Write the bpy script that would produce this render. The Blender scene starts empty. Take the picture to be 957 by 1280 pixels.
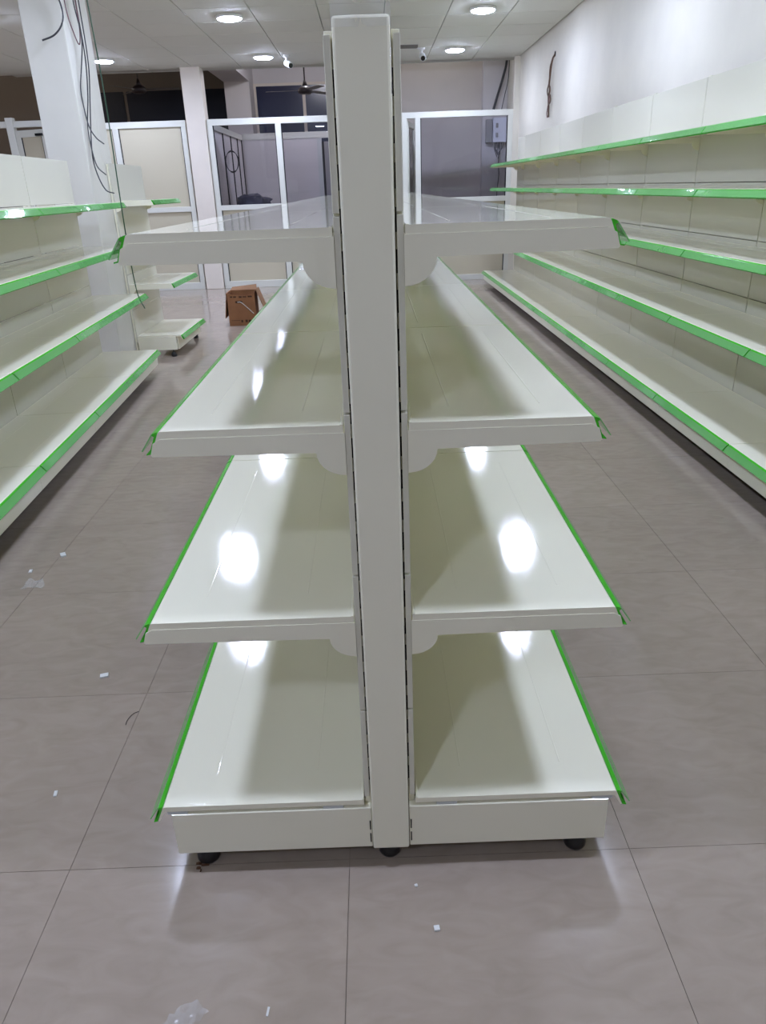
import bpy, bmesh, math, random
from mathutils import Vector, Matrix
random.seed(7)
scene = bpy.context.scene
COL = scene.collection
PI = math.pi

# ------------------------------------------------------------------ camera
F_PX, PITCH, ROLL, YAW = 917.35, math.radians(23.894), math.radians(-2.0055), math.radians(0.216)
cam_data = bpy.data.cameras.new('camera')
cam_data.sensor_fit = 'VERTICAL'; cam_data.sensor_height = 24.0
cam_data.lens = 24.0 * F_PX / 1280.0
cam_data.clip_start = 0.02; cam_data.clip_end = 100
cam = bpy.data.objects.new('camera', cam_data); COL.objects.link(cam)
fwd = Vector((math.sin(YAW)*math.cos(PITCH), math.cos(YAW)*math.cos(PITCH), -math.sin(PITCH)))
rgt = Vector((math.cos(YAW), -math.sin(YAW), 0)); upv = rgt.cross(fwd)
r2 = rgt*math.cos(ROLL) + upv*math.sin(ROLL)
u2 = -rgt*math.sin(ROLL) + upv*math.cos(ROLL)
m = Matrix.Identity(4)
for i in range(3):
    m[i][0], m[i][1], m[i][2] = r2[i], u2[i], -fwd[i]
m[0][3], m[1][3], m[2][3] = 0.0022, -1.1337, 1.3051
cam.matrix_world = m
scene.camera = cam

# ------------------------------------------------------------------ world, view
world = bpy.data.worlds.new('night'); scene.world = world; world.use_nodes = True
world.node_tree.nodes['Background'].inputs[0].default_value = (0.02, 0.025, 0.05, 1)
world.node_tree.nodes['Background'].inputs[1].default_value = 0.05
vs = scene.view_settings
vs.view_transform = 'Standard'; vs.look = 'None'; vs.gamma = 1.0; vs.use_curve_mapping = False
vs.exposure = -0.12
cy = scene.cycles
cy.max_bounces = 12; cy.diffuse_bounces = 9; cy.glossy_bounces = 6; cy.transmission_bounces = 6
cy.transparent_max_bounces = 16; cy.caustics_reflective = True; cy.caustics_refractive = False
cy.sample_clamp_indirect = 6.0; cy.blur_glossy = 1.0
cy.use_denoising = True

LAMP_STRENGTH = 205.0
LAMP_COLOR = (0.865, 0.98, 1.33)
LAMPS = [(-1.27, 9.72), (1.15, 9.66), (-1.29, 7.36), (1.18, 7.38), (-3.25, 9.6)]
LAMPS_HID = [   # the same grid of lamps going on overhead, behind the end post and behind the camera
    (-1.27, 4.66, 'ceiling light over the left aisle, third row from the partition'), (1.20, 4.68, 'ceiling light over the right aisle, third row from the partition'),
    (-1.25, 2.36, 'ceiling light over the left aisle, fourth row from the partition'), (1.2, 2.36, 'ceiling light over the right aisle, fourth row from the partition'),
    (-1.25, -0.12, 'ceiling light overhead to the left of the camera'), (1.2, -0.12, 'ceiling light overhead to the right of the camera'),
    (-1.05, -2.28, 'single ceiling light behind the camera'),
    (-3.5, 7.0, 'ceiling light beyond the left shelving, near the column'), (-3.5, 4.4, 'ceiling light beyond the left shelving, level with its far end'),
    (-3.5, 2.0, 'ceiling light beyond the left shelving, level with its near end'),
    (-5.9, 5.7, 'ceiling light near the left wall, level with the column'), (-5.9, 0.8, 'ceiling light near the left wall, level with the end post'), (-5.9, -1.7, 'ceiling light near the left wall, behind the camera'),
    (-6.0, 8.2, 'ceiling light near the left wall, close to the partition'), (-6.0, 3.2, 'ceiling light near the left wall, far from the partition')]
CEIL = 2.87

# ------------------------------------------------------------------ materials
def lin(c):
    return tuple(((v/255)/12.92 if v/255 <= 0.04045 else ((v/255+0.055)/1.055)**2.4) for v in c) + (1.0,)

def mat(name, rgb, rough=0.5, spec=0.5, bump=None, var=None, metallic=0.0, coat=0.0, objvar=0.0, linear=False, alpha=1.0, trans=0.0):
    """bump=(scale, strength, distance); var=(scale, amount) colour mottling; objvar = brightness change per object"""
    M = bpy.data.materials.new(name); M.use_nodes = True
    nt = M.node_tree; N = nt.nodes; L = nt.links
    b = N['Principled BSDF']
    c = tuple(rgb)+(1.0,) if linear else lin(rgb)
    b.inputs['Base Color'].default_value = c
    b.inputs['Roughness'].default_value = rough
    b.inputs['Specular IOR Level'].default_value = spec
    b.inputs['Metallic'].default_value = metallic
    b.inputs['Coat Weight'].default_value = coat
    b.inputs['Coat Roughness'].default_value = 0.05
    b.inputs['Alpha'].default_value = alpha
    b.inputs['Transmission Weight'].default_value = trans
    out = None
    if var or bump:
        tc = N.new('ShaderNodeTexCoord'); src = tc.outputs['Object']
    if var or objvar:
        mix = N.new('ShaderNodeMix'); mix.data_type = 'RGBA'; mix.blend_type = 'MULTIPLY'
        mix.inputs[0].default_value = 1.0; mix.inputs[6].default_value = c
        val = None
        if var:
            nz = N.new('ShaderNodeTexNoise'); nz.inputs['Scale'].default_value = var[0]; nz.inputs['Detail'].default_value = 6
            L.new(src, nz.inputs['Vector'])
            mr = N.new('ShaderNodeMapRange'); mr.inputs[1].default_value = 0.3; mr.inputs[2].default_value = 0.7
            mr.inputs[3].default_value = 1-var[1]; mr.inputs[4].default_value = 1+var[1]
            L.new(nz.outputs['Fac'], mr.inputs[0]); val = mr.outputs[0]
        if objvar:
            oi = N.new('ShaderNodeObjectInfo')
            mo = N.new('ShaderNodeMapRange'); mo.inputs[3].default_value = 1-objvar; mo.inputs[4].default_value = 1+objvar
            L.new(oi.outputs['Random'], mo.inputs[0])
            if val is None: val = mo.outputs[0]
            else:
                mm = N.new('ShaderNodeMath'); mm.operation = 'MULTIPLY'
                L.new(val, mm.inputs[0]); L.new(mo.outputs[0], mm.inputs[1]); val = mm.outputs[0]
        L.new(val, mix.inputs[7]); L.new(mix.outputs[2], b.inputs['Base Color'])
    if bump:
        nb = N.new('ShaderNodeTexNoise'); nb.inputs['Scale'].default_value = bump[0]; nb.inputs['Detail'].default_value = 3
        L.new(src, nb.inputs['Vector'])
        bp = N.new('ShaderNodeBump'); bp.inputs['Strength'].default_value = bump[1]; bp.inputs['Distance'].default_value = bump[2]
        L.new(nb.outputs['Fac'], bp.inputs['Height']); L.new(bp.outputs[0], b.inputs['Normal'])
        if coat: L.new(bp.outputs[0], b.inputs['Coat Normal'])
    return M

def glass_mat(name, tint, rough=0.0):
    M = bpy.data.materials.new(name); M.use_nodes = True
    nt = M.node_tree; N = nt.nodes; L = nt.links; N.clear()
    o = N.new('ShaderNodeOutputMaterial'); mx = N.new('ShaderNodeMixShader')
    t = N.new('ShaderNodeBsdfTransparent'); t.inputs[0].default_value = tuple(tint)+(1,)
    g = N.new('ShaderNodeBsdfGlossy'); g.inputs['Roughness'].default_value = rough
    f = N.new('ShaderNodeFresnel'); f.inputs[0].default_value = 1.5
    L.new(f.outputs[0], mx.inputs[0]); L.new(t.outputs[0], mx.inputs[1]); L.new(g.outputs[0], mx.inputs[2])
    L.new(mx.outputs[0], o.inputs[0])
    return M

def emit_mat(name, color, strength):
    M = bpy.data.materials.new(name); M.use_nodes = True
    nt = M.node_tree; N = nt.nodes; N.clear()
    o = N.new('ShaderNodeOutputMaterial'); e = N.new('ShaderNodeEmission')
    e.inputs[0].default_value = tuple(color)+(1,); e.inputs[1].default_value = strength
    nt.links.new(e.outputs[0], o.inputs[0])
    return M

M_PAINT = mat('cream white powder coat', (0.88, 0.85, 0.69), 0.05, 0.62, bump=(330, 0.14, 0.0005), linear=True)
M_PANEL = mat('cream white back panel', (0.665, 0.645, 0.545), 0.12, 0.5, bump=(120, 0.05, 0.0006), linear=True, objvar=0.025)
M_STRIP = mat('green price channel', (0.05, 0.46, 0.02), 0.12, 0.5, linear=True)
M_FLAP = mat('clear green channel lip', (0.19, 0.56, 0.17), 0.05, 0.9, linear=True, alpha=0.66, bump=(7, 0.22, 0.006))
M_RUBBER = mat('black rubber', (0.012, 0.012, 0.013), 0.35, 0.5, linear=True)
M_DARK = mat('dark slot', (0.01, 0.01, 0.01), 0.8, 0.2, linear=True)
M_CLIP = mat('pale zinc clip', (0.55, 0.57, 0.56), 0.3, 0.5, linear=True)
M_ALU = mat('white aluminium frame', (0.66, 0.655, 0.59), 0.3, 0.5, linear=True)
M_BOARD = mat('beige board', (0.55, 0.50, 0.375), 0.22, 0.5, linear=True)
M_GLASS = glass_mat('partition glass', (0.86, 0.86, 0.90))
M_GASKET = mat('black gasket', (0.02, 0.02, 0.022), 0.6, 0.3, linear=True)
M_CEIL = mat('ceiling tile', (0.64, 0.635, 0.585), 0.8, 0.3, bump=(90, 0.15, 0.002), linear=True, objvar=0.02)
M_CEILGRID = mat('ceiling grid', (0.42, 0.43, 0.40), 0.6, 0.3, linear=True)
M_LAMPRIM = mat('lamp rim', (0.85, 0.85, 0.85), 0.4, 0.5, linear=True)
M_LAMP = emit_mat('lamp glow', LAMP_COLOR, LAMP_STRENGTH)
M_FILL_OFFICE = emit_mat('added office fill glow', (0.96, 0.97, 1.08), 250.0)
M_FILL_SIDE = emit_mat('added side room fill glow', (0.95, 1.0, 1.05), 20.0)
M_FILL_LEFT = emit_mat('added left room fill glow', (1.0, 0.90, 0.80), 230.0)
M_WALLR = mat('white wall paint', (0.70, 0.66, 0.575), 0.55, 0.3, var=(2.2, 0.05), bump=(14, 0.12, 0.004), linear=True)
M_WALL = mat('pale grey wall paint', (0.45, 0.43, 0.38), 0.7, 0.3, var=(1.5, 0.03), linear=True)
M_COLUMN = mat('white column paint', (0.65, 0.63, 0.56), 0.6, 0.3, var=(5, 0.02), linear=True)
M_PILLAR = mat('pinkish white pillar paint', (0.74, 0.67, 0.59), 0.6, 0.3, var=(3, 0.03), linear=True)
M_UNLIT_BROWN = mat('unlit room shade brown', (0.16, 0.135, 0.115), 0.8, 0.2, var=(2, 0.04), linear=True)  # brown stands in for the shade of the unlit far room
M_LILAC = mat('lilac grey wall paint', (0.65, 0.615, 0.615), 0.7, 0.3, var=(1.2, 0.03), linear=True)
M_MAUVE = mat('mauve grey wall paint', (0.60, 0.545, 0.50), 0.75, 0.3, var=(1.6, 0.04), linear=True)
M_NIGHT = mat('night window glass', (0.006, 0.008, 0.018), 0.4, 0.3, linear=True)
M_NIGHT2 = mat('blue night window glass', (0.022, 0.027, 0.065), 0.25, 0.4, linear=True)
M_CABLE = mat('dark grey cable', (0.05, 0.05, 0.055), 0.5, 0.4, linear=True)
M_CABLE_R = mat('dull red cable', (0.16, 0.07, 0.08), 0.5, 0.4, linear=True)
M_CABLE_B = mat('brown cable', (0.10, 0.055, 0.035), 0.5, 0.4, linear=True)
M_CABLE_G = mat('dark green cable', (0.02, 0.07, 0.035), 0.35, 0.5, linear=True)
M_FAN = mat('dark brown fan enamel', (0.022, 0.013, 0.014), 0.4, 0.5, linear=True)
M_FANBLADE = mat('dull fan blade', (0.13, 0.115, 0.11), 0.5, 0.4, linear=True)
M_CCTV = mat('white plastic', (0.75, 0.76, 0.76), 0.35, 0.5, linear=True)
M_LENS = mat('black lens', (0.01, 0.01, 0.012), 0.1, 0.6, linear=True)
M_STEEL = mat('pale grey enamel box', (0.82, 0.84, 0.92), 0.4, 0.4, linear=True)
M_BOXSIDE = mat('grey enamel', (0.30, 0.29, 0.30), 0.5, 0.4, linear=True)
M_WIRES = mat('grey wire bundle', (0.10, 0.10, 0.12), 0.6, 0.3, linear=True)
M_CARD = mat('brown cardboard', (0.27, 0.125, 0.058), 0.75, 0.2, var=(8, 0.10), linear=True)
M_CARD_IN = mat('cardboard flap', (0.30, 0.165, 0.09), 0.75, 0.2, var=(8, 0.08), linear=True)
M_PRINT = mat('dark box print', (0.07, 0.035, 0.02), 0.8, 0.2, linear=True)
M_STRAP = mat('white strap', (0.55, 0.52, 0.48), 0.4, 0.4, linear=True)
M_BAG = mat('navy plastic bag', (0.10, 0.105, 0.18), 0.25, 0.5, bump=(25, 0.6, 0.02), linear=True)
M_DESK = mat('grey desk', (0.40, 0.40, 0.42), 0.5, 0.4, linear=True)
M_CHIP = mat('white chip', (0.72, 0.72, 0.70), 0.6, 0.3, linear=True)
M_LEAF = mat('dry brown leaf', (0.11, 0.055, 0.03), 0.8, 0.2, linear=True)

def plastic_mat():
    M = mat('clear plastic film', (0.85, 0.87, 0.88), 0.12, 0.5, bump=(30, 0.7, 0.01), linear=True, alpha=0.22)
    return M
M_FILM = plastic_mat()

def floor_mat():
    M = bpy.data.materials.new('polished taupe tile'); M.use_nodes = True
    nt = M.node_tree; N = nt.nodes; L = nt.links; b = N['Principled BSDF']
    g = N.new('ShaderNodeNewGeometry')
    mp = N.new('ShaderNodeMapping'); mp.inputs['Scale'].default_value = (1.0, 2.2, 1.0)
    L.new(g.outputs['Position'], mp.inputs['Vector'])
    n1 = N.new('ShaderNodeTexNoise'); n1.inputs['Scale'].default_value = 9; n1.inputs['Detail'].default_value = 9; n1.inputs['Distortion'].default_value = 1.2
    n2 = N.new('ShaderNodeTexNoise'); n2.inputs['Scale'].default_value = 1.6; n2.inputs['Detail'].default_value = 3
    L.new(mp.outputs[0], n1.inputs['Vector']); L.new(g.outputs['Position'], n2.inputs['Vector'])
    r = N.new('ShaderNodeValToRGB')
    r.color_ramp.elements[0].position = 0.3; r.color_ramp.elements[0].color = (0.325, 0.264, 0.212, 1)
    r.color_ramp.elements[1].position = 0.72; r.color_ramp.elements[1].color = (0.378, 0.311, 0.254, 1)
    e = r.color_ramp.elements.new(0.5); e.color = (0.352, 0.287, 0.233, 1)
    L.new(n1.outputs['Fac'], r.inputs[0])
    oi = N.new('ShaderNodeObjectInfo')
    a = N.new('ShaderNodeMapRange'); a.inputs[3].default_value = 0.965; a.inputs[4].default_value = 1.035
    L.new(oi.outputs['Random'], a.inputs[0])
    a2 = N.new('ShaderNodeMapRange'); a2.inputs[1].default_value = 0.3; a2.inputs[2].default_value = 0.7; a2.inputs[3].default_value = 0.95; a2.inputs[4].default_value = 1.05
    L.new(n2.outputs['Fac'], a2.inputs[0])
    mm = N.new('ShaderNodeMath'); mm.operation = 'MULTIPLY'; L.new(a.outputs[0], mm.inputs[0]); L.new(a2.outputs[0], mm.inputs[1])
    mx = N.new('ShaderNodeMix'); mx.data_type = 'RGBA'; mx.blend_type = 'MULTIPLY'; mx.inputs[0].default_value = 1
    L.new(r.outputs[0], mx.inputs[6]); L.new(mm.outputs[0], mx.inputs[7]); L.new(mx.outputs[2], b.inputs['Base Color'])
    rr = N.new('ShaderNodeMapRange'); rr.inputs[1].default_value = 0.3; rr.inputs[2].default_value = 0.7; rr.inputs[3].default_value = 0.09; rr.inputs[4].default_value = 0.15
    L.new(n2.outputs['Fac'], rr.inputs[0]); L.new(rr.outputs[0], b.inputs['Roughness'])
    b.inputs['Specular IOR Level'].default_value = 0.36
    return M
M_FLOOR = floor_mat()
FZ = -0.03                      # floor level: the shelving heights are measured from 3 cm above it
def fl(x, y): return (x*1.023, (y+1.134)*1.023-1.134)
M_GROUT = mat('tile joint', (0.27, 0.22, 0.18), 0.8, 0.2, linear=True)

# ------------------------------------------------------------------ mesh helpers
class MB:
    """collects boxes, prisms, tubes and lathes into one mesh"""
    def __init__(s): s.v = []; s.f = []; s.mi = []
    def add(s, vs, fs, mi=0):
        o = len(s.v); s.v += [tuple(p) for p in vs]
        for f in fs: s.f.append([i+o for i in f]); s.mi.append(mi)
        return s
    def box(s, x0, x1, y0, y1, z0, z1, mi=0, bevel=0.0):
        if x0 > x1: x0, x1 = x1, x0
        if bevel > 0:
            bm = bmesh.new(); bmesh.ops.create_cube(bm, size=1)
            for v in bm.verts:
                v.co = ((x0+x1)/2+v.co.x*(x1-x0), (y0+y1)/2+v.co.y*(y1-y0), (z0+z1)/2+v.co.z*(z1-z0))
            bmesh.ops.bevel(bm, geom=list(bm.edges), offset=bevel, segments=2, affect='EDGES', profile=0.5)
            bm.verts.index_update()
            s.add([v.co[:] for v in bm.verts], [[v.index for v in f.verts] for f in bm.faces], mi); bm.free()
            return s
        return s.add([(x0,y0,z0),(x1,y0,z0),(x1,y1,z0),(x0,y1,z0),(x0,y0,z1),(x1,y0,z1),(x1,y1,z1),(x0,y1,z1)],
                     [(0,3,2,1),(4,5,6,7),(0,1,5,4),(1,2,6,5),(2,3,7,6),(3,0,4,7)], mi)
    def prism(s, poly, y0, y1, mi=0, sx=1):
        """polygon in (x,z), extruded along y; sx=-1 mirrors"""
        p = [(sx*x, z) for x, z in poly]
        area = sum(p[i][0]*p[(i+1) % len(p)][1]-p[(i+1) % len(p)][0]*p[i][1] for i in range(len(p)))
        if area < 0: p = p[::-1]
        n = len(p)
        vs = [(x, y0, z) for x, z in p] + [(x, y1, z) for x, z in p]
        fs = [list(range(n)), list(range(2*n-1, n-1, -1))]
        for i in range(n):
            j = (i+1) % n; fs.append([i, i+n, j+n, j])
        return s.add(vs, fs, mi)
    def tube(s, pts, r, n=6, mi=0, closed_ends=True):
        pts = [Vector(p) for p in pts]; rings = []
        up = Vector((0.3, 0.2, 0.93))
        for i, p in enumerate(pts):
            t = (pts[min(i+1, len(pts)-1)]-pts[max(i-1, 0)]).normalized()
            a = t.cross(up)
            if a.length < 1e-3: a = t.cross(Vector((1, 0, 0)))
            a.normalize(); b = t.cross(a)
            rr = r[i] if isinstance(r, (list, tuple)) else r
            rings.append([p+a*math.cos(2*PI*k/n)*rr+b*math.sin(2*PI*k/n)*rr for k in range(n)])
        vs = [q for ring in rings for q in ring]; fs = []
        for i in range(len(pts)-1):
            for k in range(n):
                fs.append([i*n+k, i*n+(k+1) % n, (i+1)*n+(k+1) % n, (i+1)*n+k])
        fs.append(list(range(n))[::-1]); fs.append([(len(pts)-1)*n+k for k in range(n)])
        return s.add(vs, fs, mi)
    def lathe(s, prof, c=(0, 0, 0), n=20, mi=0):
        """profile of (r, z), around +z"""
        vs = []; fs = []
        for r, z in prof:
            for k in range(n):
                vs.append((c[0]+r*math.cos(2*PI*k/n), c[1]+r*math.sin(2*PI*k/n), c[2]+z))
        for i in range(len(prof)-1):
            for k in range(n):
                fs.append([i*n+k, i*n+(k+1) % n, (i+1)*n+(k+1) % n, (i+1)*n+k])
        fs.append(list(range(n))[::-1]); fs.append([(len(prof)-1)*n+k for k in range(n)])
        return s.add(vs, fs, mi)
    def mesh(s, name, mats, smooth=False):
        me = bpy.data.meshes.new(name); me.from_pydata(s.v, [], s.f)
        mats = mats if isinstance(mats, (list, tuple)) else [mats]
        for q in mats: me.materials.append(q)
        me.polygons.foreach_set('material_index', s.mi)
        if smooth: me.polygons.foreach_set('use_smooth', [True]*len(me.polygons))
        me.update(); return me

def link(name, me, parent=None, loc=(0, 0, 0), rotz=0.0):
    o = bpy.data.objects.new(name, me); COL.objects.link(o)
    o.location = loc
    if rotz: o.rotation_euler = (0, 0, rotz)
    if parent: o.parent = parent
    return o
def part(name, mb, mats, parent=None, loc=(0, 0, 0), smooth=False, label=None):
    o = link(name, mb.mesh(name, mats, smooth), parent, loc)
    if label: o['label'] = label
    return o
def tag(o, label, cat, group=None):
    o['label'] = label; o['category'] = cat
    if group: o['group'] = group
    return o
def thing(name, label, cat, loc=(0, 0, 0), rotz=0.0, group=None):
    o = bpy.data.objects.new(name, None); COL.objects.link(o)
    o.location = loc; o.rotation_euler = (0, 0, rotz); o.empty_display_size = 0.1
    return tag(o, label, cat, group)
def struct(o): o['kind'] = 'structure'; return o
def spline(pts, n=8):
    """Catmull-Rom through pts"""
    P = [Vector(p) for p in pts]; P = [P[0]*2-P[1]] + P + [P[-1]*2-P[-2]]; out = []
    for i in range(1, len(P)-2):
        for k in range(n):
            t = k/n; a, b, c, d = P[i-1], P[i], P[i+1], P[i+2]
            out.append(0.5*((2*b)+(c-a)*t+(2*a-5*b+4*c-d)*t*t+(3*b-a-3*c+d)*t**3))
    out.append(P[-2]); return out

# ------------------------------------------------------------------ room shell
X_R = 2.14; X_L = -7.6; Y_F = 10.5; Y_B = -4.6
floor = struct(part('floor', MB().box(X_L, X_R+0.2, Y_B, 15.2, FZ-0.06, FZ-0.0035), M_GROUT))
TS = 0.6087
tile_me = MB().box(-TS/2+0.0006, TS/2-0.0006, -TS/2+0.0006, TS/2-0.0006, FZ-0.0035, FZ).mesh('tile', M_FLOOR)
for i in range(-8, 3):
    for j in range(-2, 18):
        x = 0.5167+(i+0.5)*TS
        if x+TS/2 > X_R+0.15: continue
        link('tile', tile_me, floor, (x, 0.022+(j+0.5)*TS, 0))
# floor outside the tiled area: plain tile coloured slabs (behind camera, far left, back office)
fr = MB()
ya, yb = 0.022-2*TS, 0.022+18*TS
xa = 0.5167-8*TS
fr.box(X_L, xa, Y_B, 15.2, FZ-0.0035, FZ); fr.box(xa, X_R+0.1, Y_B, ya, FZ-0.0035, FZ)
fr.box(xa, X_R+0.1, yb, 15.2, FZ-0.0035, FZ)
part('tile_field', fr, M_FLOOR, floor)['kind'] = 'stuff'

ceiling = struct(part('ceiling', MB().box(X_L, X_R+0.1, Y_B, Y_F+0.1, CEIL+0.014, CEIL+0.06), M_CEILGRID))
CS = 0.635
ct = MB().box(-CS/2+0.004, CS/2-0.004, -CS/2+0.004, CS/2-0.004, CEIL, CEIL+0.014, bevel=0.003).mesh('ceiling_tile', M_CEIL)
for i in range(-9, 2):
    for j in range(-9, 4):
        cx, cyy = 0.85+(i+0.5)*CS, 8.28+(j+0.5)*CS
        if cx+CS/2 > X_R+0.05: continue
        link('ceiling_tile', ct, ceiling, (cx, cyy, 0))
ce = MB()
y0, y1, x0 = 8.28-9*CS, 8.28+4*CS, 0.85-9*CS
ce.box(X_L, x0, Y_B, Y_F+0.1, CEIL+0.001, CEIL+0.014); ce.box(x0, X_R+0.05, Y_B, y0, CEIL+0.001, CEIL+0.014)
part('ceiling_field', ce, M_CEIL, ceiling)['kind'] = 'stuff'

wall_right = struct(part('wall_right', MB().box(X_R, X_R+0.15, Y_B, 15.2, FZ-0.06, 3.7), M_WALLR))
wall_left = struct(part('wall_left', MB().box(X_L-0.15, X_L, Y_B, 15.2, FZ-0.06, 3.7), M_WALL))
wall_back = struct(part('wall_back', MB().box(X_L, X_R, Y_B-0.15, Y_B, FZ-0.06, 3.0), M_WALL))
# far rooms behind the partition
struct(part('wall_far', MB().box(X_L, -2.55, 15.0, 15.15, FZ-0.06, 3.7), M_UNLIT_BROWN))
struct(part('wall_office_far', MB().box(-2.55, 0.25, 15.0, 15.15, FZ-0.06, 3.7), M_LILAC))
struct(part('wall_office_right', MB().box(0.15, 0.30, 11.75, 15.0, FZ-0.06, 3.7), M_LILAC))
struct(part('wall_mauve', MB().box(0.15, X_R, 11.6, 11.75, FZ-0.06, 3.7), M_MAUVE))
struct(part('trim_1', MB().box(1.77, X_R, 11.45, 11.6, FZ-0.06, 3.7), M_LILAC))       # shallow pier carrying the electric box
struct(part('ceiling_far_room', MB().box(X_L, X_R+0.1, Y_F+0.1, 15.15, 3.55, 3.7), M_UNLIT_BROWN))
struct(part('trim_2', MB().box(X_L, X_R, Y_F+0.1, Y_F+0.16, CEIL, 3.56), M_MAUVE))     # bulkhead above the false ceiling edge
# soffit beam and column inside the left room
struct(part('trim_3', MB().box(-2.58, -2.12, 11.0, 14.99, 3.15, 3.55), M_LILAC))
struct(part('trim_4', MB().box(-2.58, -2.12, 14.4, 14.99, FZ-0.06, 3.15), M_LILAC))

def night_window(n, x0, x1, z0, z1, m, mulls=()):
    w = struct(part('window_%d' % n, MB().box(x0-0.05, x1+0.05, 14.955, 15.0, z0-0.05, z1+0.05), M_PILLAR if m is M_NIGHT2 else M_UNLIT_BROWN))
    xs = [x0] + list(mulls) + [x1]
    for a, b in zip(xs[:-1], xs[1:]):
        part('pane', MB().box(a+0.03, b-0.03, 14.94, 14.956, z0, z1), m, w)
    return w
night_window(1, -5.15, -3.45, 2.35, 3.11, M_NIGHT, (-4.57,))
night_window(2, -3.35, -2.62, 2.35, 3.11, M_NIGHT)
night_window(3, -2.10, -0.05, 2.15, 3.12, M_NIGHT2, (-1.17,))

# white column by the left shelving
column = tag(part('column', MB().box(-2.425, -2.128, 5.10, 5.46, FZ, CEIL, bevel=0.006).box(-2.425, -2.128, 5.46, 5.68, FZ, CEIL, bevel=0.006), M_COLUMN),
             'square white painted column rising to the ceiling at the end of the left shelving', 'column')
column['kind'] = 'structure'

# ------------------------------------------------------------------ partition
PY = 10.5
def frame_bar(parent, x0, x1, z0, z1, y0=PY-0.03, y1=PY+0.03, name='frame_bar'):
    if name == 'frame_post': y0 -= 0.003; y1 += 0.003; z0 -= 0.06 if z0 < 0.1 else 0; z1 += 0.002
    return part(name, MB().box(x0, x1, y0, y1, max(z0, FZ), z1, bevel=0.004), M_ALU, parent)
def pane(parent, x0, x1, z0, z1, m, name, y=PY, gasket=True):
    if gasket:
        g = 0.012; b = MB()
        b.box(x0, x0+g, y-0.012, y+0.012, z0, z1).box(x1-g, x1, y-0.012, y+0.012, z0, z1)
        part('gasket', b, M_GASKET, parent); x0 += g; x1 -= g
    return part(name, MB().box(x0, x1, y-0.005, y+0.005, z0, z1), m, parent)

pillar = struct(part('trim_5', MB().box(-2.50, -2.235, PY-0.06, PY+0.20, FZ, CEIL+0.5, bevel=0.006), M_PILLAR))
T0, T1, Z0, Z1 = 1.06, 1.13, 0.0, 2.235
# left framed section (beige boards)
pl = thing('glazed_partition', 'white framed partition bay filled with beige boards, left of the pale pillar', 'partition', (0, 0, 0))
frame_bar(pl, -4.28, -2.52, 2.16, 2.24); frame_bar(pl, -4.28, -2.52, T0, T1); frame_bar(pl, -4.28, -2.52, FZ, 0.07)
for x0, x1 in ((-2.59, -2.52), (-3.55, -3.47), (-4.28, -4.21)): frame_bar(pl, x0, x1, 0.07, 2.16, name='frame_post')
pane(pl, -3.47, -2.59, T1, 2.16, M_BOARD, 'board'); pane(pl, -3.47, -2.59, 0.07, T0, M_BOARD, 'board')
pane(pl, -4.21, -3.55, T1, 2.16, M_BOARD, 'board'); pane(pl, -4.21, -3.55, 0.07, T0, M_BOARD, 'board')
# middle section: clear glass above, boards below
pm = thing('glazed_partition', 'white framed partition with clear upper panes over beige boards, right of the pale pillar', 'partition')
frame_bar(pm, -2.225, 0.50, 2.16, 2.24); frame_bar(pm, -2.225, 0.50, T0, T1); frame_bar(pm, -2.225, 0.50, FZ, 0.07)
for x0, x1 in ((-2.225, -2.15), (-1.275, -1.195), (-0.32, -0.24), (0.43, 0.50)): frame_bar(pm, x0, x1, 0.07, 2.16, name='frame_post')
for x0, x1 in ((-2.15, -1.275), (-1.195, -0.32), (-0.24, 0.43)):
    pane(pm, x0, x1, T1, 2.16, M_GLASS, 'glass_pane')
    pane(pm, x0, x1, 0.07, T0, M_BOARD, 'board')
# right section
pr = thing('glazed_partition', 'white framed partition with one wide clear pane, beside the right wall', 'partition')
frame_bar(pr, 0.50, 2.06, 2.165, 2.24); frame_bar(pr, 0.76, 2.06, T0, T1); frame_bar(pr, 0.50, 2.06, FZ, 0.05)
frame_bar(pr, 1.99, 2.06, 0.05, 2.165, name='frame_post'); frame_bar(pr, 0.685, 0.76, 0.05, 2.165, name='frame_post')
frame_bar(pr, 0.50, 0.57, 0.05, 2.165, PY-0.06, PY+0.03, name='frame_post')
pane(pr, 0.76, 1.99, T1, 2.165, M_GLASS, 'glass_pane'); pane(pr, 0.76, 1.99, 0.05, T0, M_BOARD, 'board')
struct(part('trim_6', MB().box(2.06, X_R, PY-0.03, PY+0.06, FZ, CEIL), M_WALLR))
# door leaf between the two posts, ajar
dl = thing('door_leaf', 'narrow white framed glass door ajar in the partition right of the end post', 'door', (0.575, PY+0.035, 0), math.radians(79))
part('frame_post', MB().box(0, 0.06, -0.02, 0.02, 0.05, 2.14, bevel=0.004), M_ALU, dl)
part('frame_post', MB().box(0.62, 0.68, -0.02, 0.02, 0.05, 2.14, bevel=0.004), M_ALU, dl)
part('frame_bar', MB().box(0.06, 0.62, -0.02, 0.02, 2.07, 2.14, bevel=0.004), M_ALU, dl)
part('frame_bar', MB().box(0.06, 0.62, -0.02, 0.02, 0.05, 0.13, bevel=0.004), M_ALU, dl)
part('glass_pane', MB().box(0.06, 0.62, -0.004, 0.004, 0.13, 2.07), M_GLASS, dl)
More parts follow.
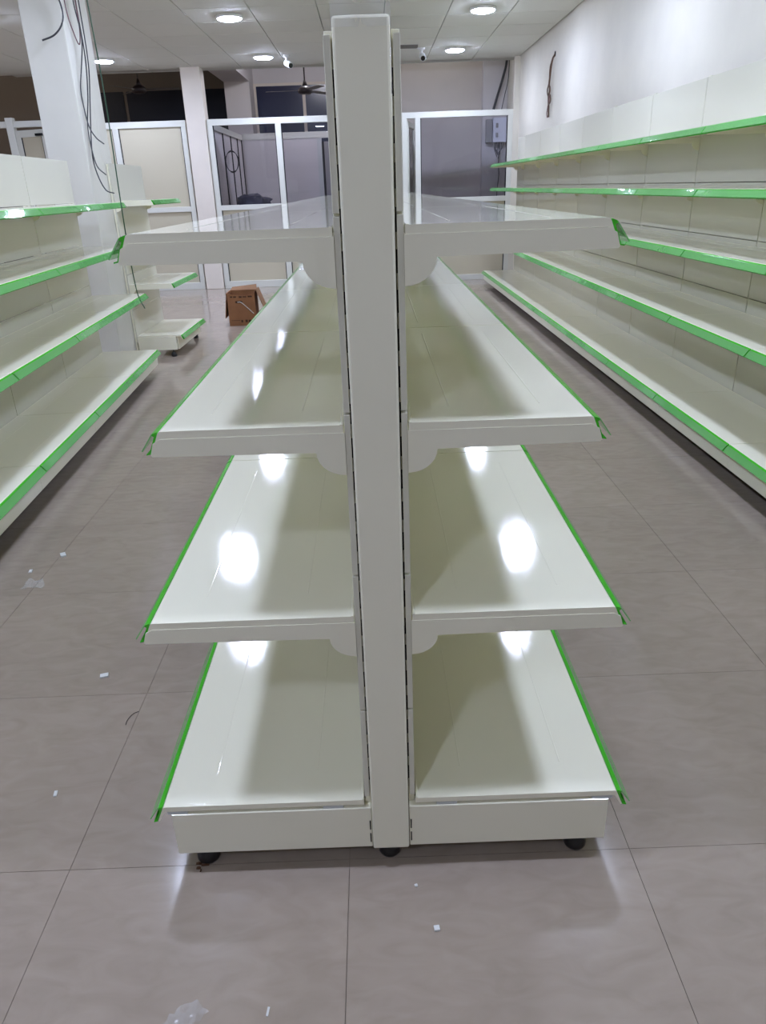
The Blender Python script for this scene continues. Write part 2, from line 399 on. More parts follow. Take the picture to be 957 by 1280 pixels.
# open door at the far left
dp = thing('door_frame', 'white door post and head rail at the far left behind the left shelving', 'door frame')
frame_bar(dp, -7.5, -4.97, 2.22, 2.30); frame_bar(dp, -5.0, -4.90, FZ, 2.34, PY-0.05, PY+0.05, name='frame_post')
frame_bar(dp, -4.90, -4.30, 2.22, 2.30, name='frame_bar')
dd = thing('door_leaf', 'beige boarded white framed door standing half open left of the column', 'door', (-4.89, PY-0.01, 0), math.radians(-20))
for x0, x1, z0, z1, n in ((0.0, 0.08, 0.03, 2.18, 'frame_post'), (0.44, 0.52, 0.03, 2.18, 'frame_post'), (0.08, 0.44, 2.09, 2.18, 'frame_bar'), (0.08, 0.44, 0.03, 0.15, 'frame_bar')):
    part(n, MB().box(x0, x1, -0.025, 0.02, z0, z1, bevel=0.004), M_ALU, dd)
gk = MB().box(0.425, 0.44, -0.016, 0.012, 0.15, 2.09).box(0.08, 0.095, -0.016, 0.012, 0.15, 2.09)
part('gasket', gk, M_GASKET, dd)
part('board', MB().box(0.095, 0.425, -0.010, 0.010, 0.15, 2.09), M_BOARD, dd)
part('door_closer', MB().box(0.36, 0.47, -0.06, -0.025, 2.10, 2.13, bevel=0.004), M_DARK, dd)
# inner office partitions behind the glass
pi_ = thing('office_partition', 'inner glazed office partition seen through the clear panes, running away from the pillar', 'partition', (-2.19, 10.62, 0))
part('frame_bar', MB().box(-0.03, 0.03, 0, 2.6, 2.12, 2.20), M_ALU, pi_); part('frame_bar', MB().box(-0.03, 0.03, 0, 2.6, FZ, 1.1), M_BOARD, pi_)
for y in (0.0, 0.75, 1.45, 2.1, 2.56):
    part('frame_post', MB().box(-0.018, 0.018, y, y+0.035, 1.1, 2.12), M_GASKET, pi_)
for y0_, y1_ in ((0.035, 0.75), (0.785, 1.45), (1.485, 2.1), (2.135, 2.56)):
    part('board', MB().box(-0.004, 0.004, y0_, y1_, 1.1, 2.12), M_LILAC, pi_)
pj = thing('office_partition', 'rear office partition with a doorway, seen through the clear panes beyond the navy bag', 'partition', (-2.15, 13.25, 0))
part('frame_bar', MB().box(0, 2.25, -0.03, 0.03, 2.12, 2.22), M_ALU, pj)
part('wall_panel', MB().box(0.0, 1.28, -0.02, 0.02, FZ, 2.12), M_LILAC, pj); part('frame_post', MB().box(1.28, 1.36, -0.03, 0.03, FZ, 2.12), M_CLIP, pj)
part('gasket', MB().box(1.36, 1.40, -0.02, 0.02, FZ, 2.06), M_GASKET, pj)
part('door_panel', MB().box(1.40, 2.25, -0.015, 0.015, FZ, 2.06), M_BOXSIDE, pj)

# ------------------------------------------------------------------ ceiling lamps
rim_mb = MB().lathe([(0.128, 0.012), (0.132, 0.0), (0.128, -0.012), (0.112, -0.014), (0.112, -0.006)], n=28)
rim_me = rim_mb.mesh('rim', M_LAMPRIM, True)
dif_me = MB().lathe([(0.111, -0.006), (0.111, -0.018), (0.095, -0.024), (0.05, -0.028), (0.004, -0.029)], n=28).mesh('diffuser', M_LAMP, True)
def lamp(x, y, label, group=None):
    t = thing('ceiling_light', label, 'ceiling light', (x, y, CEIL-0.012), group=group)
    link('rim', rim_me, t); link('diffuser', dif_me, t)
lamp_labels = ['round white ceiling light above the pillar, second smallest left of the centre post', 'round white ceiling light nearest the far right corner',
               'round white ceiling light at the top of the photo, left of the end post', 'round white ceiling light at the top of the photo, right of the end post',
               'round white ceiling light just right of the column']
lamp_labels[0] = 'round white ceiling light beside the left security camera'
for (x, y), lb in zip(LAMPS, lamp_labels): lamp(x, y, lb, 'ceiling lights')
for x, y, lb in LAMPS_HID: lamp(x, y, lb, 'ceiling lights')
def globe(x, y, label, m):
    t = thing('fill_globe_light', label, 'ceiling light', (x, y, 3.55))
    part('mount', MB().lathe([(0.05, -0.03), (0.055, -0.01), (0.055, 0.0)], n=16), M_LAMPRIM, t)
    part('globe', MB().lathe([(0.03, -0.03)]+[(0.085*math.sin(a), -0.10+0.085*math.cos(a)) for a in [0.45+k*0.27 for k in range(10)]]+[(0.004, -0.185)], n=20), m, t, smooth=True)
globe(-0.9, 12.3, 'added fill globe on the office ceiling, hidden from view', M_FILL_OFFICE)  # added out of view to brighten the office walls
globe(1.1, 11.0, 'added fill globe over the narrow room by the right wall, hidden from view', M_FILL_SIDE)  # added out of view to lift the mauve wall behind the pane
globe(-6.9, 12.2, 'added fill globe over the unlit left room, hidden from view', M_FILL_LEFT)  # added out of view so the brown wall shows; the room is unlit

# ------------------------------------------------------------------ shelving
_cache = {}
def cached(key, fn):
    if key not in _cache: _cache[key] = fn()
    return _cache[key]
def tray_mesh(L, d, s):
    def f():
        b = MB()
        b.prism([(0.002, 0), (d-0.004, 0), (d-0.001, -0.001), (d+0.001, -0.004), (d+0.014, -0.036), (d+0.0115, -0.0375), (d-0.003, -0.0125), (0.002, -0.0125)], 0.002, L-0.002, sx=s)
        for xx in (0.24, 0.76):      # pressed stiffening ribs
            b.prism([(d*xx, -0.0002), (d*xx+0.0025, 0.00045), (d*xx+0.005, -0.0002)], 0.09, L-0.09, sx=s)
        b.prism([(0.003, -0.0001), (0.003, 0.0012), (0.006, 0.0012), (0.007, -0.0001)], 0.002, L-0.002, sx=s)
        return b.mesh('shelf', M_PAINT)
    return cached(('tray', round(L, 3), d, s), f)
def strip_mesh(L, d, s):
    def f():
        b = MB()
        b.prism([(d+0.0012, -0.0042), (d+0.0020, -0.0012), (d+0.0100, -0.0040), (d+0.0115, -0.0075), (d+0.0080, -0.0095), (d+0.0185, -0.0365), (d+0.0155, -0.038)], 0.0045, L-0.0045, 0, s)
        b.prism([(d+0.0155, -0.038), (d+0.0185, -0.0365), (d+0.0235, -0.0375), (d+0.0235, -0.0395)], 0.0025, L-0.0025, 0, s)
        b.prism([(d+0.0105, -0.0062), (d+0.0120, -0.0050), (d+0.0320, -0.0335), (d+0.0303, -0.0348)], 0.0060, L-0.0060, 1, s)
        return b.mesh('price_strip', [M_STRIP, M_FLAP])
    return cached(('strip', round(L, 3), d, s), f)
def bracket_mesh(d, s, end):
    def f():
        fx = d+0.0165 if end else d+0.002
        pts = [(0.0, -0.0128), (d-0.002, -0.0128), (fx-0.006, -0.020), (fx, -0.0395), (fx-0.003, -0.0425), (0.048, -0.0455)]
        for k in range(1, 8):
            a = k/7*PI/2
            pts.append((0.048-0.048*(1-math.cos(a))*1.0, -0.0455-0.040*math.sin(a)))
        pts[-1] = (0.0, -0.0855)
        return MB().prism(pts, -0.002, 0.002, sx=s).mesh('bracket', M_PAINT)
    return cached(('br', d, s, end), f)
def panel_mesh(L, h, s):
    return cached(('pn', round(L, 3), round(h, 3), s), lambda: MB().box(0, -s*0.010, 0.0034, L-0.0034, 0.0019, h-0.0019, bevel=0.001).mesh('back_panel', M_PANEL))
FOOT = MB().lathe([(0.006, 0.05), (0.006, 0.014), (0.012, 0.012), (0.020, 0.004), (0.024, -0.012), (0.0245, -0.024), (0.022, FZ)], n=18).mesh('levelling_foot', M_RUBBER, True)

def build_side(root, s, xf, joints, shelves, rows, kick=(0.038, 0.122), inset=0.006, end_near=True, end_far=True):
    """shelves: (z, depth); s: +1 shelves reach to +x, -1 to -x; xf: panel face; rows: panel joints heights"""
    n = len(joints)-1
    for i in range(n):
        ya, L = joints[i], joints[i+1]-joints[i]
        for k, (z, d) in enumerate(shelves):
            t = link('base_shelf' if k == 0 else 'shelf', tray_mesh(L, d, s), root, (xf, ya, z))
            link('price_strip', strip_mesh(L, d, s), t)
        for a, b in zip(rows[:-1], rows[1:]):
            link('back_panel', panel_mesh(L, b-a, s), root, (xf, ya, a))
        d = shelves[0][1]
        link('kick_plate', cached(('kick', round(L, 3), d, s, kick), lambda: MB().box(s*(d-inset-0.01), s*(d-inset), 0.034 if inset > 0.01 else 0.001, L-0.001, kick[0], kick[1]).mesh('kick_plate', M_PAINT)), root, (xf, ya, 0))
    for i, y in enumerate(joints):
        end = (i == 0 or i == n)
        dy = 0.003 if i == 0 else (-0.003 if i == n else 0)
        for k, (z, d) in enumerate(shelves):
            if k == 0: continue
            link('bracket', bracket_mesh(d, s, end), root, (xf, y+dy, z))

M_SHADE_PLATE = mat('added dark shade plate', (0.05, 0.046, 0.04), 0.5, 0.3, linear=True)
def shade_plates(root, s, joints, d):  # unseen dark plates added to blacken the gap under the kick plates
    for a, b in zip(joints[:-1], joints[1:]):
        link('shade_plate', cached(('pan', round(b-a, 3), s, d), lambda: MB().box(s*0.012, s*(d-0.018), 0.036, b-a-0.036, 0.036, 0.040).mesh('shade_plate', M_SHADE_PLATE)), root, (0, a, 0))
def base_foot_mesh(d, s, z0=0.03, z1=0.139):
    return cached(('foot', d, s, z0), lambda: MB().box(0, s*(d-0.020), -0.0, 0.03, z0, z1, bevel=0.002).mesh('base_foot', M_PAINT))

Z_SH = (0.159, 0.598, 0.957, 1.254)
# ---- centre gondola
G = thing('gondola_shelving', 'double-sided cream white shelving with green edges, its end post facing the camera', 'shelving unit')
gj = [0.0, 0.865] + [0.865+0.897*k for k in range(1, 6)]
gd = (0.414, 0.370, 0.300, 0.300)
rowsG = (0.165, 0.385, 0.68, 0.975, 1.27, 1.492)
for s in (1, -1):
    build_side(G, s, s*0.051, gj, list(zip(Z_SH, gd)), rowsG, kick=(0.03, 0.139), inset=0.035)
    for i, y in enumerate(gj):
        yy = y-0.0 if i == 0 else (y-0.03 if i == len(gj)-1 else y-0.015)
        link('base_foot', base_foot_mesh(0.431, s), G, (s*0.0392, yy, 0))
        link('levelling_foot', FOOT, G, (s*0.402, yy+0.045, 0))
    # pale clips under the near base shelf, slots beside the end post
    for xa in (0.065, 0.385):
        part('clip', MB().box(s*(0.051+xa-0.02), s*(0.051+xa+0.022), 0.002, 0.012, 0.1385, 0.148, bevel=0.001), M_CLIP, G)
    sl = MB().box(-0.0012, 0.0012, -0.0008, 0.02, 0, 0.024).mesh('slot', M_DARK)
    for z in (0.045, 0.080):
        link('slot', sl, G, (s*0.0425, -0.0004, z))
    sl2 = MB().box(-0.0009, 0.0009, 0.0150, 0.018, 0, 0.034).mesh('slot', M_DARK)
    for z in [0.20+0.058*k for k in range(22)]:
        link('slot', sl2, G, (s*0.0402, 0.0, z))
for i, y in enumerate(gj):
    if i == 0: continue
    yy = y-0.03 if i == len(gj)-1 else y-0.015
    part('upright', MB().box(-0.038, 0.038, yy, yy+0.03, 0.03, 1.505), M_PAINT, G)
    link('levelling_foot', FOOT, G, (0, yy+0.015, 0))
post = part('end_post', MB().box(-0.0385, 0.0375, -0.006, 0.03, 0.0295, 1.510, bevel=0.004), M_PAINT, G)
for s in (1, -1):
    part('post_return', MB().box(s*0.0393, s*0.0505, 0.016, 0.03, 0.14, 1.496, bevel=0.001), M_PAINT, G)
link('levelling_foot', FOOT, G, (-0.004, 0.045, 0))
# crumpled film left on the top of the post
fb = MB(); nx, hz = 12, 3
vv = []
for k in range(hz+1):
    for i in range(nx+1):
        a = i/nx
        vv.append((-0.0395+0.078*a, -0.0075-0.002*math.sin(9*a+k), 1.496+0.011*k*(1+0.25*math.sin(11*a+2*k))))
fb.add(vv, [[k*(nx+1)+i, k*(nx+1)+i+1, (k+1)*(nx+1)+i+1, (k+1)*(nx+1)+i] for k in range(hz) for i in range(nx)])
part('plastic_film', fb, M_FILM, G, smooth=True, label='clear film sticking up over the top of the post')

# ---- right wall shelving
RJ = [-0.648+0.912*k for k in range(12)] + [9.86]
RR = thing('wall_shelving', 'long cream white five-tier shelving with green edges along the right wall', 'shelving unit', (2.078, 0, 0), 0.0045)
rd = ((0.159, 0.430), (0.600, 0.403), (0.947, 0.372), (1.243, 0.345), (1.535, 0.345))
rowsR = (0.10, 0.385, 0.68, 0.975, 1.265, 1.555, 1.845)
build_side(RR, -1, 0.0, RJ, rd, rowsR)
shade_plates(RR, -1, RJ, 0.43)
for y in RJ:
    link('upright', cached('upR', lambda: MB().box(0.0105, 0.04, -0.02, 0.02, 0.03, 1.85).mesh('upright', M_PAINT)), RR, (0, y, 0))
    link('base_foot', base_foot_mesh(0.41, -1), RR, (0, y-0.015, 0)); link('levelling_foot', FOOT, RR, (-0.22, y, 0))

# ---- left shelving
TH = 0.0605
LJ = [0.0, 0.912, 1.824, 2.736, 3.648, 4.56]
LL = thing('gondola_shelving', 'cream white four-tier shelving with green edges in front of the column on the left', 'shelving unit', (-1.914, 0.29, 0), TH)
ld = ((0.159, 0.430), (0.600, 0.403), (0.960, 0.372), (1.262, 0.345))
rowsL = (0.10, 0.385, 0.68, 0.975, 1.265, 1.552)
build_side(LL, 1, 0.0, LJ, ld, rowsL)
shade_plates(LL, 1, LJ, 0.43)
for y in LJ:
    link('upright', cached('upL', lambda: MB().box(-0.0105, -0.04, -0.02, 0.02, 0.03, 1.545).mesh('upright', M_PAINT)), LL, (0, y, 0))
    link('base_foot', base_foot_mesh(0.41, 1), LL, (0, y-0.015, 0)); link('levelling_foot', FOOT, LL, (0.22, y, 0)); link('levelling_foot', FOOT, LL, (-0.02, y, 0))

# ---- single bay beyond the column
SS = thing('gondola_shelving', 'short single bay of cream white shelving just beyond the column', 'shelving unit', (-2.100, 5.50, 0), -0.01)
sd = ((0.159, 0.387), (0.600, 0.367), (0.955, 0.332), (1.268, 0.297))
build_side(SS, 1, 0.0, [0.0, 0.90], sd, rowsL, kick=(0.03, 0.14), inset=0.035)
for y in (0.0, 0.90):
    yy = 0.0 if y == 0 else y-0.03
    link('upright', cached('upS', lambda: MB().box(-0.0105, -0.024, 0.0, 0.03, 0.03, 1.545).mesh('upright', M_PAINT)), SS, (0, yy, 0))
    link('base_foot', base_foot_mesh(0.36, 1, 0.03, 0.146), SS, (0, yy, 0)); link('levelling_foot', FOOT, SS, (0.30, yy+0.015, 0)); link('levelling_foot', FOOT, SS, (-0.02, yy+0.015, 0))

# ------------------------------------------------------------------ fans
def fan(name_label, loc, rod, angs, r=0.60):
    t = thing('ceiling_fan', name_label, 'ceiling fan', loc)
    part('rod', MB().tube([(0, 0, 0.05), (0, 0, rod)], 0.011, 8).lathe([(0.03, rod-0.06), (0.045, rod-0.02), (0.045, rod)], n=12), M_FAN, t)
    part('canopy', MB().lathe([(0.05, 0.06), (0.03, 0.10), (0.014, 0.15)], n=14), M_FAN, t, smooth=True)
    part('motor', MB().lathe([(0.03, -0.05), (0.09, -0.045), (0.115, -0.015), (0.11, 0.02), (0.07, 0.055), (0.03, 0.065)], n=20), M_FAN, t, smooth=True)
    for a in angs:
        c, s_ = math.cos(a), math.sin(a); b = MB()
        pts = [(0.10, 0.02), (0.20, 0.055), (r, 0.065), (r+0.015, 0.03), (r+0.01, -0.05), (0.20, -0.05), (0.10, -0.02)]
        top = [(x*c-y*s_, x*s_+y*c, 0.006-0.12*y) for x, y in pts]; bot = [(x, y, z-0.004) for x, y, z in top]
        n = len(pts)
        b.add(top+bot, [list(range(n)), list(range(2*n-1, n-1, -1))]+[[i, i+n, (i+1) % n+n, (i+1) % n] for i in range(n)])
        part('blade', b, M_FANBLADE, t)
fan('dark ceiling fan hanging above the clear panes left of the end post', (-0.93, 12.0, 2.71), 0.84, (1.0, 1.0+2.094, 1.0+4.189))
fan('dark ceiling fan in the unlit room between column and pillar', (-3.50, 12.0, 2.80), 0.75, (0.08, 0.08+2.094, 0.08+4.189))
fan('dark ceiling fan behind the end post, one blade tip showing', (-0.05, 7.7, 2.612), 0.255, (0.02, 0.02+2.094, 0.02+4.189))

# ------------------------------------------------------------------ security cameras
def cctv(x, y, label, yaw):
    t = thing('security_camera', label, 'security camera', (x, y, CEIL), yaw)
    part('mount', MB().lathe([(0.045, 0.0), (0.045, -0.02), (0.02, -0.025), (0.014, -0.06)], n=14), M_CCTV, t)
    d = Vector((0.25, -0.9, -0.35)).normalized(); a = Vector((0, 0.05, -0.075))
    part('body', MB().tube([a, a+d*0.01, a+d*0.13, a+d*0.14], [0.025, 0.037, 0.037, 0.034], 14), M_CCTV, t)
    part('lens', MB().tube([a+d*0.138, a+d*0.143], 0.028, 14), M_LENS, t)
cctv(-0.98, 9.75, 'small white security camera under the ceiling left of the end post', 0.25)
cctv(0.72, 9.55, 'small white security camera under the ceiling right of the end post', -0.25)

# ------------------------------------------------------------------ electric box and cables
eb = thing('electric_box', 'pale grey electric box on the wall behind the clear pane, beside the right wall', 'electric box', (1.985, 11.45, 1.84))
part('case', MB().box(-0.07, 0.145, -0.13, -0.0, 0.03, 0.36, bevel=0.004), M_STEEL, eb)
part('side_case', MB().box(-0.17, -0.078, -0.11, 0.0, 0.03, 0.34, bevel=0.004), M_BOXSIDE, eb)
for z in (0.12, 0.25): part('breaker', MB().box(-0.03, 0.005, -0.145, -0.128, z-0.025, z+0.035, bevel=0.003), M_BOXSIDE, eb)
for k in range(9):
    x = -0.03+0.016*k
    pts = spline([(x, -0.06, 0.035), (x+random.uniform(-.02, .02), -0.07, -0.05), (0.03+random.uniform(-.03, .03), -0.06, -0.12-random.uniform(0, .08))], 5)
    part('wire', MB().tube(pts, 0.005, 5), M_WIRES, eb)
tag(part('cable', MB().tube(spline([(2.10, 11.40, 3.30), (2.10, 11.38, 2.95), (2.04, 11.36, 2.70), (1.96, 11.36, 2.45), (1.91, 11.37, 2.27), (1.93, 11.36, 2.235)]), 0.018, 6), M_CABLE),
    'thick dark cable bundle slanting down from the ceiling to the electric box', 'cable')
tag(part('cable', MB().tube(spline([(2.125, 11.36, 3.30), (2.12, 11.30, 2.75), (2.07, 11.28, 2.50), (2.03, 11.29, 2.30), (2.05, 11.28, 2.24)]), 0.006, 5), M_CABLE),
    'thin grey cable hanging beside the thick bundle above the electric box', 'cable')
tag(part('cable', MB().tube(spline([(2.03, 11.385, 1.72), (2.02, 11.38, 1.58), (2.03, 11.38, 1.40), (2.01, 11.38, 1.20), (2.0, 11.38, 0.9)]), 0.007, 5), M_CABLE),
    'grey cable hanging down below the electric box behind the glass', 'cable')

# curled brown wire coming out of the right wall
wt = thing('wall_wire', 'brown wires curling out of a hole high on the white right wall', 'wire', (X_R, 8.4, 2.60))
part('wall_hole', MB().tube([(0.002, 0, 0.0), (-0.004, 0, 0.0)], 0.028, 12), M_DARK, wt)
part('wire', MB().tube(spline([(0, 0, 0.0), (-0.03, 0.0, -0.06), (-0.035, 0.04, -0.18), (-0.03, 0.09, -0.28), (-0.03, 0.05, -0.34), (-0.03, 0.09, -0.42), (-0.03, 0.06, -0.52), (-0.025, 0.07, -0.62)]), 0.011, 5), M_CABLE_B, wt)
part('wire', MB().tube(spline([(0, 0, 0.0), (-0.04, 0.02, -0.10), (-0.03, 0.10, -0.26), (-0.03, 0.17, -0.33), (-0.03, 0.12, -0.40), (-0.03, 0.02, -0.40), (-0.03, 0.0, -0.47), (-0.03, 0.10, -0.50)]), 0.008, 5), M_CABLE_B, wt)
part('wire', MB().tube(spline([(-0.03, 0.09, -0.30), (-0.03, 0.06, -0.42), (-0.03, 0.12, -0.52), (-0.03, 0.15, -0.58), (-0.03, 0.11, -0.62)]), 0.005, 5), M_CABLE_R, wt)

# cables hanging on the column
XC = -2.105
CBN = thing('cable_bundle', 'bundle of loose dark cables hanging down the aisle side of the white column', 'cables')
def col_cable(pts, r, m, label=None):
    return part('cable', MB().tube(spline(pts), r, 6), m, CBN, label=label)
col_cable([(-2.05, 5.20, 2.87), (-2.062, 5.19, 2.60), (-2.045, 5.19, 2.38), (-2.07, 5.18, 2.22), (-2.112, 5.18, 2.05), (-2.113, 5.18, 1.92), (-2.085, 5.14, 1.79), (-2.03, 5.09, 1.71), (-1.97, 5.06, 1.665)], 0.0046, M_CABLE)
col_cable([(-2.055, 5.22, 2.87), (-2.055, 5.22, 2.55), (-2.05, 5.21, 2.25), (-2.075, 5.20, 2.00), (-2.112, 5.19, 1.80), (-2.106, 5.17, 1.65), (-2.07, 5.12, 1.52), (-2.0, 5.08, 1.455)], 0.0046, M_CABLE)
col_cable([(-2.045, 5.24, 2.87), (-2.04, 5.24, 2.50), (-2.042, 5.23, 2.20), (-2.072, 5.21, 1.95), (-2.100, 5.20, 1.75), (-2.105, 5.16, 1.58), (-2.075, 5.12, 1.45), (-2.02, 5.08, 1.35), (-1.955, 5.06, 1.325)], 0.0046, M_CABLE)
col_cable([(-2.20, 5.02, 2.87), (-2.12, 5.03, 2.62), (-2.10, 5.04, 2.50), (-2.115, 5.02, 2.42), (-2.18, 5.02, 2.36), (-2.27, 5.02, 2.33)], 0.006, M_CABLE, 'short cable curving left across the column')
col_cable([(-2.10, 5.12, 2.87), (-2.113, 5.16, 2.55), (-2.10, 5.2, 2.40), (-2.08, 5.22, 2.33), (-2.06, 5.22, 2.42), (-2.052, 5.20, 2.60), (-2.06, 5.18, 2.87)], 0.004, M_CABLE_R, 'thin reddish cable')
tag(part('hanging_cable', MB().tube(spline([(-1.735, 4.4, 2.87), (-1.705, 4.4, 2.02), (-1.712, 4.4, 1.25), (-1.712, 4.4, 0.95), (-1.705, 4.4, 0.74), (-1.690, 4.39, 0.63), (-1.655, 4.38, 0.55)]), 0.0042, 6), M_CABLE_G),
    'thin dark green cable hanging from the ceiling past the end of the left shelving', 'cable')

# ------------------------------------------------------------------ office desk and navy bag
dk = thing('desk', 'grey desk behind the glass carrying the navy bag', 'desk', (-1.75, 11.7, 0))
part('desk_top', MB().box(-0.38, 0.75, -0.35, 0.35, 1.00, 1.04, bevel=0.004), M_DESK, dk)
for x in (-0.34, 0.70):
    part('side_panel', MB().box(x-0.015, x+0.015, -0.33, 0.33, FZ, 1.0), M_DESK, dk)
bb = bmesh.new(); bmesh.ops.create_icosphere(bb, subdivisions=3, radius=1)
for v in bb.verts:
    p = v.co.copy(); w = 1+0.10*math.sin(7*p.x+3*p.y)+0.08*math.sin(11*p.z+5*p.x)+0.06*math.sin(13*p.y-4*p.z)
    v.co = Vector((p.x*0.27*w, p.y*0.18*w, max(-0.10, p.z*0.13*w)))
bme = bpy.data.meshes.new('bag'); bb.to_mesh(bme); bb.free(); bme.materials.append(M_BAG)
for p_ in bme.polygons: p_.use_smooth = True
bag = link('plastic_bag', bme, None, (-1.84, 11.6, 1.142)); tag(bag, 'crumpled navy plastic bag lying on the desk behind the clear pane', 'bag')

# coil of cable on the inner office partition
coil = MB().tube([(0.0, 0.13*math.cos(a)*(1-0.01*a), 0.13*math.sin(a)*(1+0.01*a)) for a in [k*0.3 for k in range(60)]], 0.0045, 5)
coil_o = part('cable_coil', coil, M_CABLE, None, (-2.02, 11.05, 1.72)); coil_o.rotation_euler = (0, 0, math.radians(62)); tag(coil_o, 'loop of dark cable hung on the inner office partition behind the glass', 'cable')

# ------------------------------------------------------------------ carton
cb = thing('cardboard_box', 'open brown cardboard box with bent flaps on the floor in the left aisle', 'box', (-1.417, 7.17, FZ), 0.03)
w, d_, h = 0.148, 0.14, 0.343; th = 0.005
part('front_wall', MB().prism([(-w, 0), (w, 0), (w, h-0.005), (0.05, h-0.03), (-0.06, h-0.022), (-w, h)], -d_, -d_+th), M_CARD, cb)
part('back_wall', MB().box(-w, w, d_-th, d_, 0, h), M_CARD, cb)
part('side_wall', MB().box(-w, -w+th, -d_+th, d_-th, 0, h), M_CARD, cb)
part('side_wall', MB().box(w-th, w, -d_+th, d_-th, 0, h), M_CARD, cb)
part('bottom', MB().box(-w+th, w-th, -d_+th, d_-th, 0.002, 0.006), M_CARD, cb)
part('flap', MB().prism([(-w, h), (-w-0.006, h+0.002), (-w-0.040, 0.085), (-w-0.034, 0.083)], -d_+0.005, d_-0.01), M_CARD, cb)
part('flap', MB().prism([(w, h), (w+0.002, h+0.012), (w+0.020, h+0.030), (w+0.115, 0.115), (w+0.109, 0.112), (w+0.016, h+0.02)], -d_+0.02, d_-0.01), M_CARD_IN, cb)
flap_mb = MB(); flap_mb.add([(-w, d_, h), (w, d_, h), (w-0.01, d_+0.06, h+0.05), (-w+0.02, d_+0.05, h+0.03), (-w, d_+0.005, h), (w, d_+0.005, h), (w-0.01, d_+0.066, h+0.047), (-w+0.02, d_+0.056, h+0.027)],
                  [(0, 1, 2, 3), (7, 6, 5, 4), (0, 4, 5, 1), (1, 5, 6, 2), (2, 6, 7, 3), (3, 7, 4, 0)])
part('flap', flap_mb, M_CARD_IN, cb)
part('hand_hole', MB().tube([(-0.055, -d_-0.0006, 0.25), (-0.045, -d_-0.0006, 0.25), (0.0, -d_-0.0006, 0.25), (0.012, -d_-0.0006, 0.25)], [0.003, 0.0, 0.0, 0.003], 4).prism([(-0.058, 0.238), (0.008, 0.238), (0.016, 0.25), (0.008, 0.262), (-0.058, 0.262), (-0.066, 0.25)], -d_-0.0012, -d_), M_PRINT, cb)
part('strap', MB().tube(spline([(-0.04, -d_-0.004, 0.25), (0.0, -d_-0.006, 0.245), (0.06, -d_-0.006, 0.19), (0.125, -d_-0.006, 0.125)]), 0.0045, 5), M_STRAP, cb)
pb = MB()
for x0, x1, z0, z1 in ((-0.115, -0.09, 0.298, 0.312), (-0.08, -0.05, 0.296, 0.311), (-0.02, 0.01, 0.293, 0.309), (0.02, 0.06, 0.296, 0.308), (0.075, 0.12, 0.296, 0.312), (-0.125, -0.03, 0.055, 0.059), (-0.02, 0.0, 0.035, 0.060), (0.025, 0.05, 0.035, 0.062), (0.06, 0.09, 0.035, 0.060)):
    pb.box(x0, x1, -d_-0.0008, -d_, z0, z1)
part('print', pb, M_PRINT, cb)

# ------------------------------------------------------------------ litter
def film(name, label, outline, loc, rz, amp=0.012, seed=1, cat='plastic film', hang=None):
    rnd = random.Random(seed); bm = bmesh.new()
    vs_ = [bm.verts.new((x, y, 0)) for x, y in outline]; bm.faces.new(vs_)
    bmesh.ops.triangulate(bm, faces=bm.faces[:])
    bmesh.ops.subdivide_edges(bm, edges=bm.edges[:], cuts=4, use_grid_fill=True)
    for v in bm.verts: v.co.z = rnd.uniform(0.001, amp)
    me = bpy.data.meshes.new(name); bm.to_mesh(me); bm.free(); me.materials.append(M_FILM)
    o = link(name, me, None, loc, rz); return tag(o, label, cat)
def ff(x, y): return (*fl(x, y), FZ+0.0012)
film('plastic_film', 'crumpled strip of clear plastic film on the floor at the bottom left', [(0, 0), (0.035, 0.0), (0.06, 0.05), (0.10, 0.075), (0.075, 0.10), (0.035, 0.085), (0.012, 0.05)], ff(-0.415, -0.40), 0.1, 0.016, 3)
film('plastic_film', 'scrap of clear plastic film on the floor by the left edge of the photo', [(0, 0), (0.09, 0.0), (0.07, 0.06), (0.02, 0.07)], ff(-1.315, 1.21), 0.2, 0.02, 5)
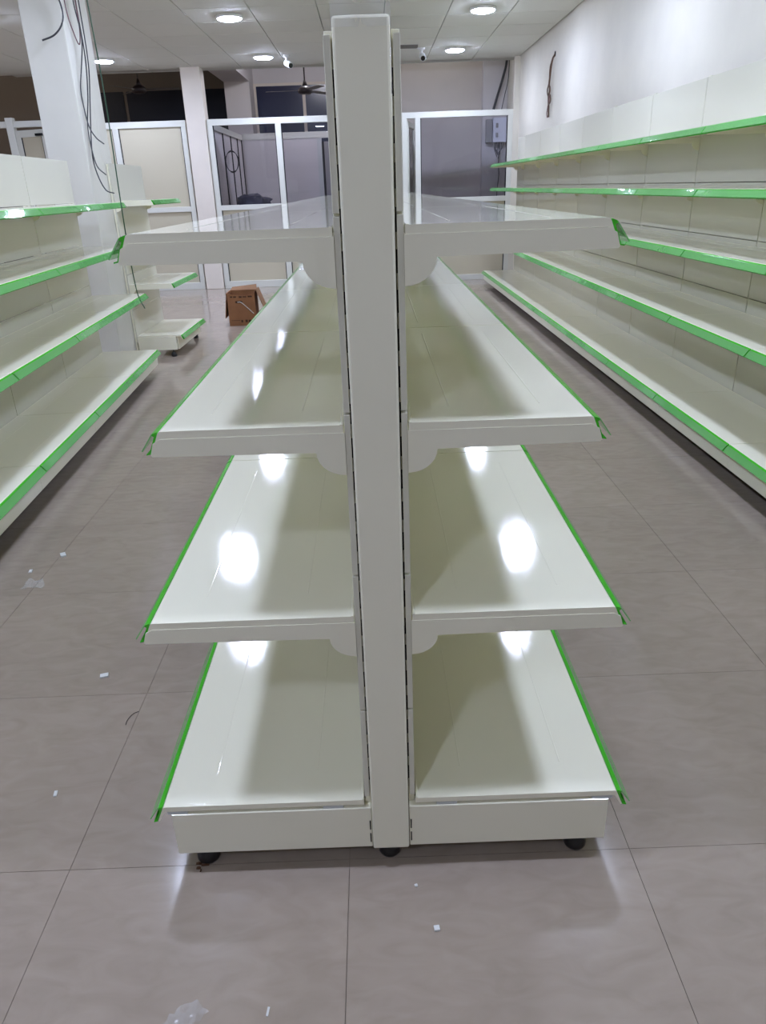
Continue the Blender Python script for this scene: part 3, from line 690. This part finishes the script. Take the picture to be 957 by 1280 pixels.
film('plastic_film', 'clear plastic film crumpled on the left side of the centre shelving, second tier from top',
     [(0, 0), (0.13, 0.0), (0.15, 0.25), (0.10, 0.42), (0.03, 0.40), (-0.02, 0.2)], (-0.325, 2.35, 0.958), 0.0, 0.035, 8)
def chip(name, label, x, y, sx, sy, sz, rz, m=M_CHIP, cat='scrap', group=None):
    o = part(name, MB().box(-sx, sx, -sy, sy, 0.0002, sz, bevel=min(sx, sy, sz/2)*0.25), m, None, (*fl(x, y), FZ)); o.rotation_euler = (0, 0, rz)
    return tag(o, label, cat, group)
chip('white_chip', 'small square white chip on the floor in front of the centre shelving', 0.081, -0.172, 0.0056, 0.0056, 0.005, 0.1)
chip('white_chip', 'thin white sliver on the floor near the bottom edge of the photo', -0.225, -0.315, 0.002, 0.008, 0.002, -0.1)
chip('white_chip', 'white flake on the floor left of the centre shelving, beside the second tier', -0.836, 0.68, 0.012, 0.009, 0.006, 0.3)
chip('white_chip', 'white flake on the floor left of the lowest shelf', -0.80, 0.215, 0.004, 0.009, 0.003, 0.2)
chip('white_chip', 'tiny white crumb on the floor just below the centre of the end post', 0.047, -0.075, 0.003, 0.003, 0.003, 0.2)
chip('white_chip', 'larger white crumb on the floor beside the left shelving', -1.27, 1.50, 0.010, 0.017, 0.006, 0.5)
chip('white_chip', 'smaller white crumb on the floor beside the left shelving', -1.345, 1.37, 0.006, 0.012, 0.004, 0.2)
lf = MB()
for a, l in ((0.2, 0.018), (1.4, 0.012), (2.6, 0.014), (3.6, 0.010), (5.0, 0.012)):
    lf.prism([(0, 0.001), (l*0.5*math.cos(a), 0.004), (l*math.cos(a), 0.002)], l*math.sin(a), l*math.sin(a)+0.006)
tag(part('dry_leaf', lf, M_LEAF, None, (*fl(-0.405, -0.012), FZ+0.0003)), 'tiny crumpled dry leaf on the floor under the left front foot', 'leaf')
tag(part('thread', MB().tube(spline([(-0.685, 0.51, 0.002), (-0.698, 0.50, 0.002), (-0.706, 0.475, 0.002), (-0.705, 0.455, 0.002)]), 0.0008, 5), M_DARK, None, (-0.016, 0.037, FZ)), 'short curved dark thread on the floor left of the centre shelving', 'thread')
